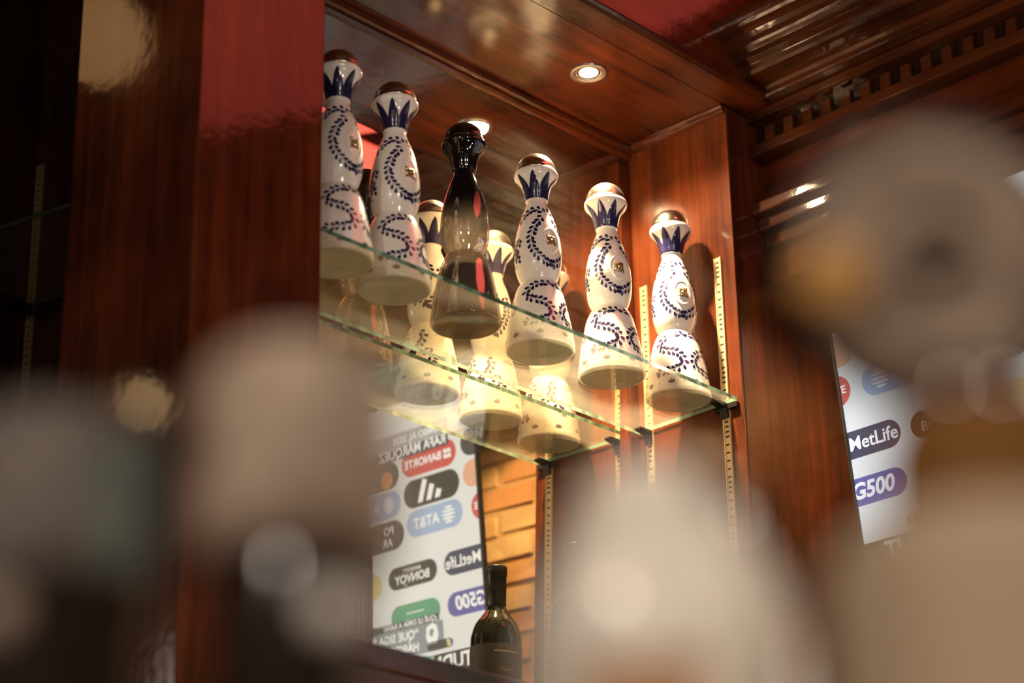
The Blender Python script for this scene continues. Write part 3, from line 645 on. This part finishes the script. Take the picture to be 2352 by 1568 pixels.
wine('wine_bottle', (-0.684, -0.1050, 1.7125), 'dark wine bottle with pale sketched label beside the left upright', pm('lilac_grey_label', (0.36, 0.30, 0.30), 0.6), FOIL, 0.4, print_b, lt=0.148)

# ------------------------------------------------------------------ the darker bay beyond the left upright
K = Vector((-0.6359, 0.7046, 2.4933)); d1 = Vector((0.225, -0.974, 0)).normalized()
bay = empty('side_cabinet', (K.x, K.y, 0)); tag(bay, 'unlit dark wooden shelving bay beyond the left upright', 'cabinet')
nrm = Vector((-d1.y, d1.x, 0))
def slab(name, a, b, th, z0, z1, mat, parent, org, bevel=0.0):   # wall board from a to b (xy), thickness to the left of the run
    a, b = Vector(a), Vector(b); n = Vector((-(b-a).y, (b-a).x)).normalized()*th
    poly = [(q.x-org.x, q.y-org.y) for q in (a, b, b+n, a+n)]
    return mesh_obj(name, prism_bm(poly, 'z', z0, z1), mat, parent, bevel=bevel)
kk = Vector((K.x, K.y)); d2 = Vector((d1.x, d1.y))
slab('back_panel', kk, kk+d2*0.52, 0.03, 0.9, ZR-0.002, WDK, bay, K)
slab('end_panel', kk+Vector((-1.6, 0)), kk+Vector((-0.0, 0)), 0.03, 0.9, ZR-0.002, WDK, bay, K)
n2 = Vector((d2.y, -d2.x))
bm = bmesh.new(); p0 = kk+d2*0.004; poly = [(q.x-K.x, q.y-K.y) for q in (p0+n2*0.0005, p0+d2*0.016+n2*0.0005, p0+d2*0.016+n2*0.004, p0+n2*0.004)]; prism_bm(poly, 'z', 1.9, 2.745, bm)
stb = mesh_obj('shelf_standard', bm, pm('dark_brass', (0.16, 0.11, 0.05), 0.45, metal=0.5), bay)  # darker brass than the niche standards
bm = bmesh.new(); z = 2.735
while z > 1.92:
    q = p0+d2*0.008+n2*0.0041; poly = [(v.x-K.x, v.y-K.y) for v in (q-d2*0.003, q+d2*0.003, q+d2*0.003+n2*0.0004, q-d2*0.003+n2*0.0004)]; prism_bm(poly, 'z', z-0.0014, z+0.0014, bm); z -= 0.0125
s = mesh_obj('slots', bm, SLOT, stb); s['kind'] = 'stuff'
bm = bmesh.new(); q = p0+d2*0.008; poly = [(v.x-K.x, v.y-K.y) for v in (q-d2*0.006+n2*0.0045, q+d2*0.006+n2*0.0045, q+d2*0.006+n2*0.045, q-d2*0.006+n2*0.045)]; prism_bm(poly, 'z', K.z-0.012, K.z-0.0005, bm)
mesh_obj('shelf_bracket', bm, DARKM, bay)
gp = [kk+d2*0.002+n2*0.0055, kk+d2*0.40+n2*0.0055, kk+d2*0.40+n2*0.19, kk+d2*-0.05+n2*0.19]
gp = [kk+d2*0.01+n2*0.006, kk+d2*0.40+n2*0.006, kk+d2*0.40+n2*0.236, kk+d2*(0.01-0.236*0.0)+n2*0.236]
bm = bmesh.new(); prism_bm([(q.x, q.y) for q in gp], 'z', K.z, K.z+0.007, bm)
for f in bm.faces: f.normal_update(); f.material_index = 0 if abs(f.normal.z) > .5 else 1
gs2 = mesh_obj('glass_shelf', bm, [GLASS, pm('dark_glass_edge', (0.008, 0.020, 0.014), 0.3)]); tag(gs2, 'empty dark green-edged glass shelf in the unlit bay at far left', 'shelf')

# ------------------------------------------------------------------ bar counter and the out-of-focus bottles on it
ZBAR = 1.062
hd = Vector((math.cos(AZ), math.sin(AZ))); hs = Vector((math.sin(AZ), -math.cos(AZ))); c2 = Vector((CAM.x, CAM.y))
def barpt(f_, s_): return c2+hd*f_+hs*s_
ctr = mesh_obj('bar_counter', prism_bm([tuple(barpt(0.42, -1.6)), tuple(barpt(0.42, 1.6)), tuple(barpt(1.02, 1.6)), tuple(barpt(1.02, -1.6))], 'z', ZBAR-0.045, ZBAR), wood('bar_top_wood', 'x', rough=0.3), bevel=0.006)
tag(ctr, 'wooden bar counter in front of the camera carrying the blurred bottles', 'counter')
mesh_obj('counter_front', prism_bm([tuple(barpt(0.50, -1.55)), tuple(barpt(0.50, 1.55)), tuple(barpt(0.95, 1.55)), tuple(barpt(0.95, -1.55))], 'z', 0.0, ZBAR-0.0455), WDK, ctr)
def fg(name, px, py, depth, lab, rz=0.0):          # stands on the counter below that line of sight
    q = pt(px, py, depth); t_ = empty(name, (q.x, q.y, ZBAR), rz); tag(t_, lab, 'bottle', 'out-of-focus bottles on the bar counter'); return t_, q.z-ZBAR
CREAM = pm('cream_ceramic', (0.90, 0.86, 0.75), 0.35, coat=0.5, coat_rough=0.1)

def blotch(name, a, b, sc):
    m, t, p = newmat(name); tc = N(t, 'ShaderNodeTexCoord'); nz = N(t, 'ShaderNodeTexNoise', Scale=sc, Detail=2.0); cr = N(t, 'ShaderNodeValToRGB')
    cr.color_ramp.elements[0].position = 0.38; cr.color_ramp.elements[0].color = (*a, 1); cr.color_ramp.elements[1].position = 0.62; cr.color_ramp.elements[1].color = (*b, 1)
    t.links.new(tc.outputs['Object'], nz.inputs['Vector']); t.links.new(nz.outputs['Fac'], cr.inputs[0]); t.links.new(cr.outputs[0], p.inputs['Base Color']); p.inputs['Roughness'].default_value = 0.6
    return m
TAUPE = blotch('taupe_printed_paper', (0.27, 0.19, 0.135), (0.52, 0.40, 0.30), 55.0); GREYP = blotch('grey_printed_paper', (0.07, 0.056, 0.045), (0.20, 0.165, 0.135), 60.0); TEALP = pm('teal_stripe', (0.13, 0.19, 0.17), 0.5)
DKBR = pm('dark_brown_glass', (0.02, 0.013, 0.009), 0.12, coat=0.6); AMBER = pm('amber_glass', (0.20, 0.082, 0.010), 0.55, spec=0.2)
TANP = pm('tan_orange_print', (0.50, 0.26, 0.12), 0.5); WHT = pm('pale_bokeh', (0.75, 0.70, 0.62), 0.5)  # pale tone for the disc that imitates an out-of-focus highlight
face = math.atan2(-hd.y, -hd.x)
# white ceramic round-shouldered bottle, bottom centre
t_, h = fg('cream_bottle', 1505, 1095, 0.76, 'blurred cream ceramic bottle with rounded top in the lower centre foreground', face)
mesh_obj('body', lathe_bm(smooth_prof([(0.036, 0.0), (0.0440, 0.004), (0.0446, 0.03), (0.0446, h-0.072), (0.0432, h-0.054), (0.0385, h-0.040), (0.0335, h-0.028), (0.0285, h-0.020)]), 64), CREAM, t_, smooth=True)
mesh_obj('stopper', lathe_bm(smooth_prof([(0.0270, h-0.0198), (0.0282, h-0.016), (0.0265, h-0.008), (0.0215, h-0.002), (0.0130, h+0.002), (0.0010, h+0.0035)]), 48), CREAM, t_, smooth=True)
bm = bmesh.new()
for i in range(10):
    a0, a1 = R(-24+i*5-14), R(-24+(i+1)*5-14)
    vv = [bm.verts.new((0.0449*math.cos(a), 0.0449*math.sin(a), z)) for a, z in ((a0, h-0.115), (a1, h-0.115), (a1, h-0.073), (a0, h-0.073))]; bm.faces.new(vv)
mesh_obj('label', bm, TANP, t_, smooth=True)
# bottle with a wrapped top and dark body, left of centre
t_, h = fg('wrapped_bottle', 688, 830, 0.74, 'blurred taupe-wrapped bottle with dark lower body, left of centre foreground', face)
mesh_obj('body', lathe_bm(smooth_prof([(0.022, 0.0), (0.0240, 0.004), (0.0245, 0.03), (0.0245, h-0.085), (0.0230, h-0.064)]), 64), DKBR, t_, smooth=True)
mesh_obj('wrap', lathe_bm(smooth_prof([(0.0200, h-0.070), (0.0310, h-0.068), (0.0325, h-0.035), (0.0315, h-0.014), (0.0280, h-0.004), (0.0200, h), (0.0010, h+0.001)]), 64), TAUPE, t_, smooth=True)
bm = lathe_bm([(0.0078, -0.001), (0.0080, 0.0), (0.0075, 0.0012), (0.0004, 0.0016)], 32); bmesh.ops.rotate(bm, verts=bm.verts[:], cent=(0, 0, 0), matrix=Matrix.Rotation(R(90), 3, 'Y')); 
mesh_obj('bokeh_disc', bm, WHT, t_, smooth=True, loc=(0.0225, 0.0135, h-0.0905))  # pale disc stands in for a round out-of-focus highlight
# grey labelled bottle, far left
t_, h = fg('grey_label_bottle', 130, 985, 0.73, 'blurred grey-labelled bottle with teal stripe at the far left foreground', face)
mesh_obj('body', lathe_bm(smooth_prof([(0.030, 0.0), (0.0325, 0.004), (0.0330, 0.03), (0.0330, h-0.055), (0.0330, h-0.053)]), 64), DKBR, t_, smooth=True)
wr_ = mesh_obj('wrap', lathe_bm(smooth_prof([(0.0334, h-0.055), (0.0340, h-0.053), (0.0338, h-0.03), (0.0330, h-0.010), (0.0310, h-0.003), (0.0200, h), (0.0010, h+0.001)]), 64), GREYP, t_, smooth=True)
bm = bmesh.new()
for i in range(6):
    a0, a1 = R(38+i*5), R(43+i*5); bm.faces.new([bm.verts.new((0.0342*math.cos(a), 0.0342*math.sin(a), z)) for a, z in ((a0, h-0.052), (a1, h-0.052), (a1, h-0.012), (a0, h-0.012))])
mesh_obj('stripe', bm, TEALP, wr_, smooth=True)
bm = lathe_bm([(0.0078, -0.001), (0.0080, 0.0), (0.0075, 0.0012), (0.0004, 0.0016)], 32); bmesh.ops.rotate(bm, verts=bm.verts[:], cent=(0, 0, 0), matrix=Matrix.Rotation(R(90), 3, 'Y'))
mesh_obj('bokeh_disc', bm, TAUPE, t_, smooth=True, loc=(0.0331*math.cos(R(-14)), 0.0331*math.sin(R(-14)), h-0.070))  # taupe disc put here as a blurred round highlight
# decanter with the big round stopper, right
t_, h = fg('round_stopper_bottle', 2205, 610, 0.72, 'blurred amber bottle with big round taupe stopper at the right foreground', face)
zc_ = h
bm = lathe_bm(smooth_prof([(0.0440, -0.008), (0.0465, -0.003), (0.0460, 0.003), (0.0420, 0.006), (0.0400, 0.0065)]), 64); bmesh.ops.rotate(bm, verts=bm.verts[:], cent=(0, 0, 0), matrix=Matrix.Rotation(R(90), 3, 'Y')@Matrix.Rotation(0, 3, 'Z'))
tilt = R(-20)
stp = mesh_obj('stopper', bm, pm('dull_dark_wood', (0.022, 0.012, 0.008), 0.6), t_, smooth=True, loc=(0, -0.0098, zc_)); stp.rotation_euler = (0, -tilt, 0)
bm = lathe_bm(smooth_prof([(0.0395, 0.0068), (0.0385, 0.0100), (0.0330, 0.0125), (0.0260, 0.0120), (0.0225, 0.0100), (0.0190, 0.0112), (0.0120, 0.0118), (0.0095, 0.0100), (0.0080, 0.0090)]), 64, cap0=True, cap1=False); bmesh.ops.rotate(bm, verts=bm.verts[:], cent=(0, 0, 0), matrix=Matrix.Rotation(R(90), 3, 'Y'))
mesh_obj('stopper_face', bm, TAUPE, stp, smooth=True)
bm = lathe_bm(smooth_prof([(0.0085, 0.0085), (0.0075, 0.0100), (0.0010, 0.0106)]), 32); bmesh.ops.rotate(bm, verts=bm.verts[:], cent=(0, 0, 0), matrix=Matrix.Rotation(R(90), 3, 'Y'))
mesh_obj('stopper_hub', bm, DKBR, stp, smooth=True)
bm = lathe_bm(smooth_prof([(0.0100, 0.0075), (0.0095, 0.0115), (0.0010, 0.0125)]), 24); bmesh.ops.rotate(bm, verts=bm.verts[:], cent=(0, 0, 0), matrix=Matrix.Rotation(R(90), 3, 'Y'))
mesh_obj('warm_glint', bm, pm('orange_glint', (0.95, 0.50, 0.14), 0.4), stp, smooth=True, loc=(0.003, -0.0325, -0.004))  # orange bead coloured as a warm lamp reflection on the rim
mesh_obj('neck', lathe_bm(smooth_prof([(0.0240, h-0.058), (0.0235, h-0.050), (0.0215, h-0.044), (0.0150, h-0.036)]), 48), DKBR, t_, smooth=True)
mesh_obj('shoulder', lathe_bm(smooth_prof([(0.0310, h-0.098), (0.0305, h-0.090), (0.0300, h-0.075), (0.0290, h-0.062), (0.0265, h-0.055), (0.0235, h-0.051)]), 64), AMBER, t_, smooth=True)
mesh_obj('body', lathe_bm(smooth_prof([(0.036, 0.0), (0.0450, 0.004), (0.0465, 0.03), (0.0465, h-0.150), (0.0460, h-0.102), (0.0420, h-0.094), (0.0310, h-0.089)]), 64), AMBER, t_, smooth=True)
mesh_obj('label', lathe_bm(smooth_prof([(0.0475, 0.03), (0.0483, 0.032), (0.0483, h-0.150), (0.0480, h-0.102), (0.0440, h-0.0925), (0.0350, h-0.0885)]), 64, cap0=False, cap1=False), pm('tan_label_paper', (0.52, 0.40, 0.27), 0.6), t_, smooth=True)

# ------------------------------------------------------------------ lamps of the room behind and beside the camera, with added fill globes
def pendant(loc, label, power, rad_=0.07, col=SOFT):
    t_ = empty('pendant_lamp', loc)
    mesh_obj('globe', lathe_bm([(0.004, -rad_)] + [(rad_*math.sin(a), -rad_*math.cos(a)) for a in [math.pi*i/14 for i in range(1, 14)]] + [(0.004, rad_)], 32), pm('lit_globe', (1, .95, .85), 0.4, emit=col, estr=power/(4*math.pi**2*rad_*rad_)), t_, smooth=True)
    mesh_obj('cord', lathe_bm([(0.004, rad_), (0.004, ZR-loc[2])], 10), BLKP, t_)
    tag(t_, label, 'lamp', 'globe pendants over the room'); return t_
pendant((-2.3, -3.6, 2.75), 'lit globe pendant hanging behind the camera', 84)
pendant((-3.6, -1.6, 2.75), 'lit globe pendant hanging left of the camera', 62)
pendant((-1.358, 0.498, 2.882), 'small lit globe high over the unlit bay', 0.42, 0.075, (1.0, 0.50, 0.17))
pendant((-1.400, 0.395, 2.244), 'small lit globe hanging low by the unlit bay', 0.20, 0.040, (1.0, 0.60, 0.28))
pendant((-1.05, -1.70, 1.30), 'added low fill globe out of view to the right', 20, 0.06)  # fill added low down to lift the bottle undersides
qb = barpt(-0.55, -0.45)
pendant((qb.x, qb.y, 1.75), 'added fill globe close behind the camera for the bar bottles', 15, 0.06)  # extra fill, added only to brighten the blurred bottles
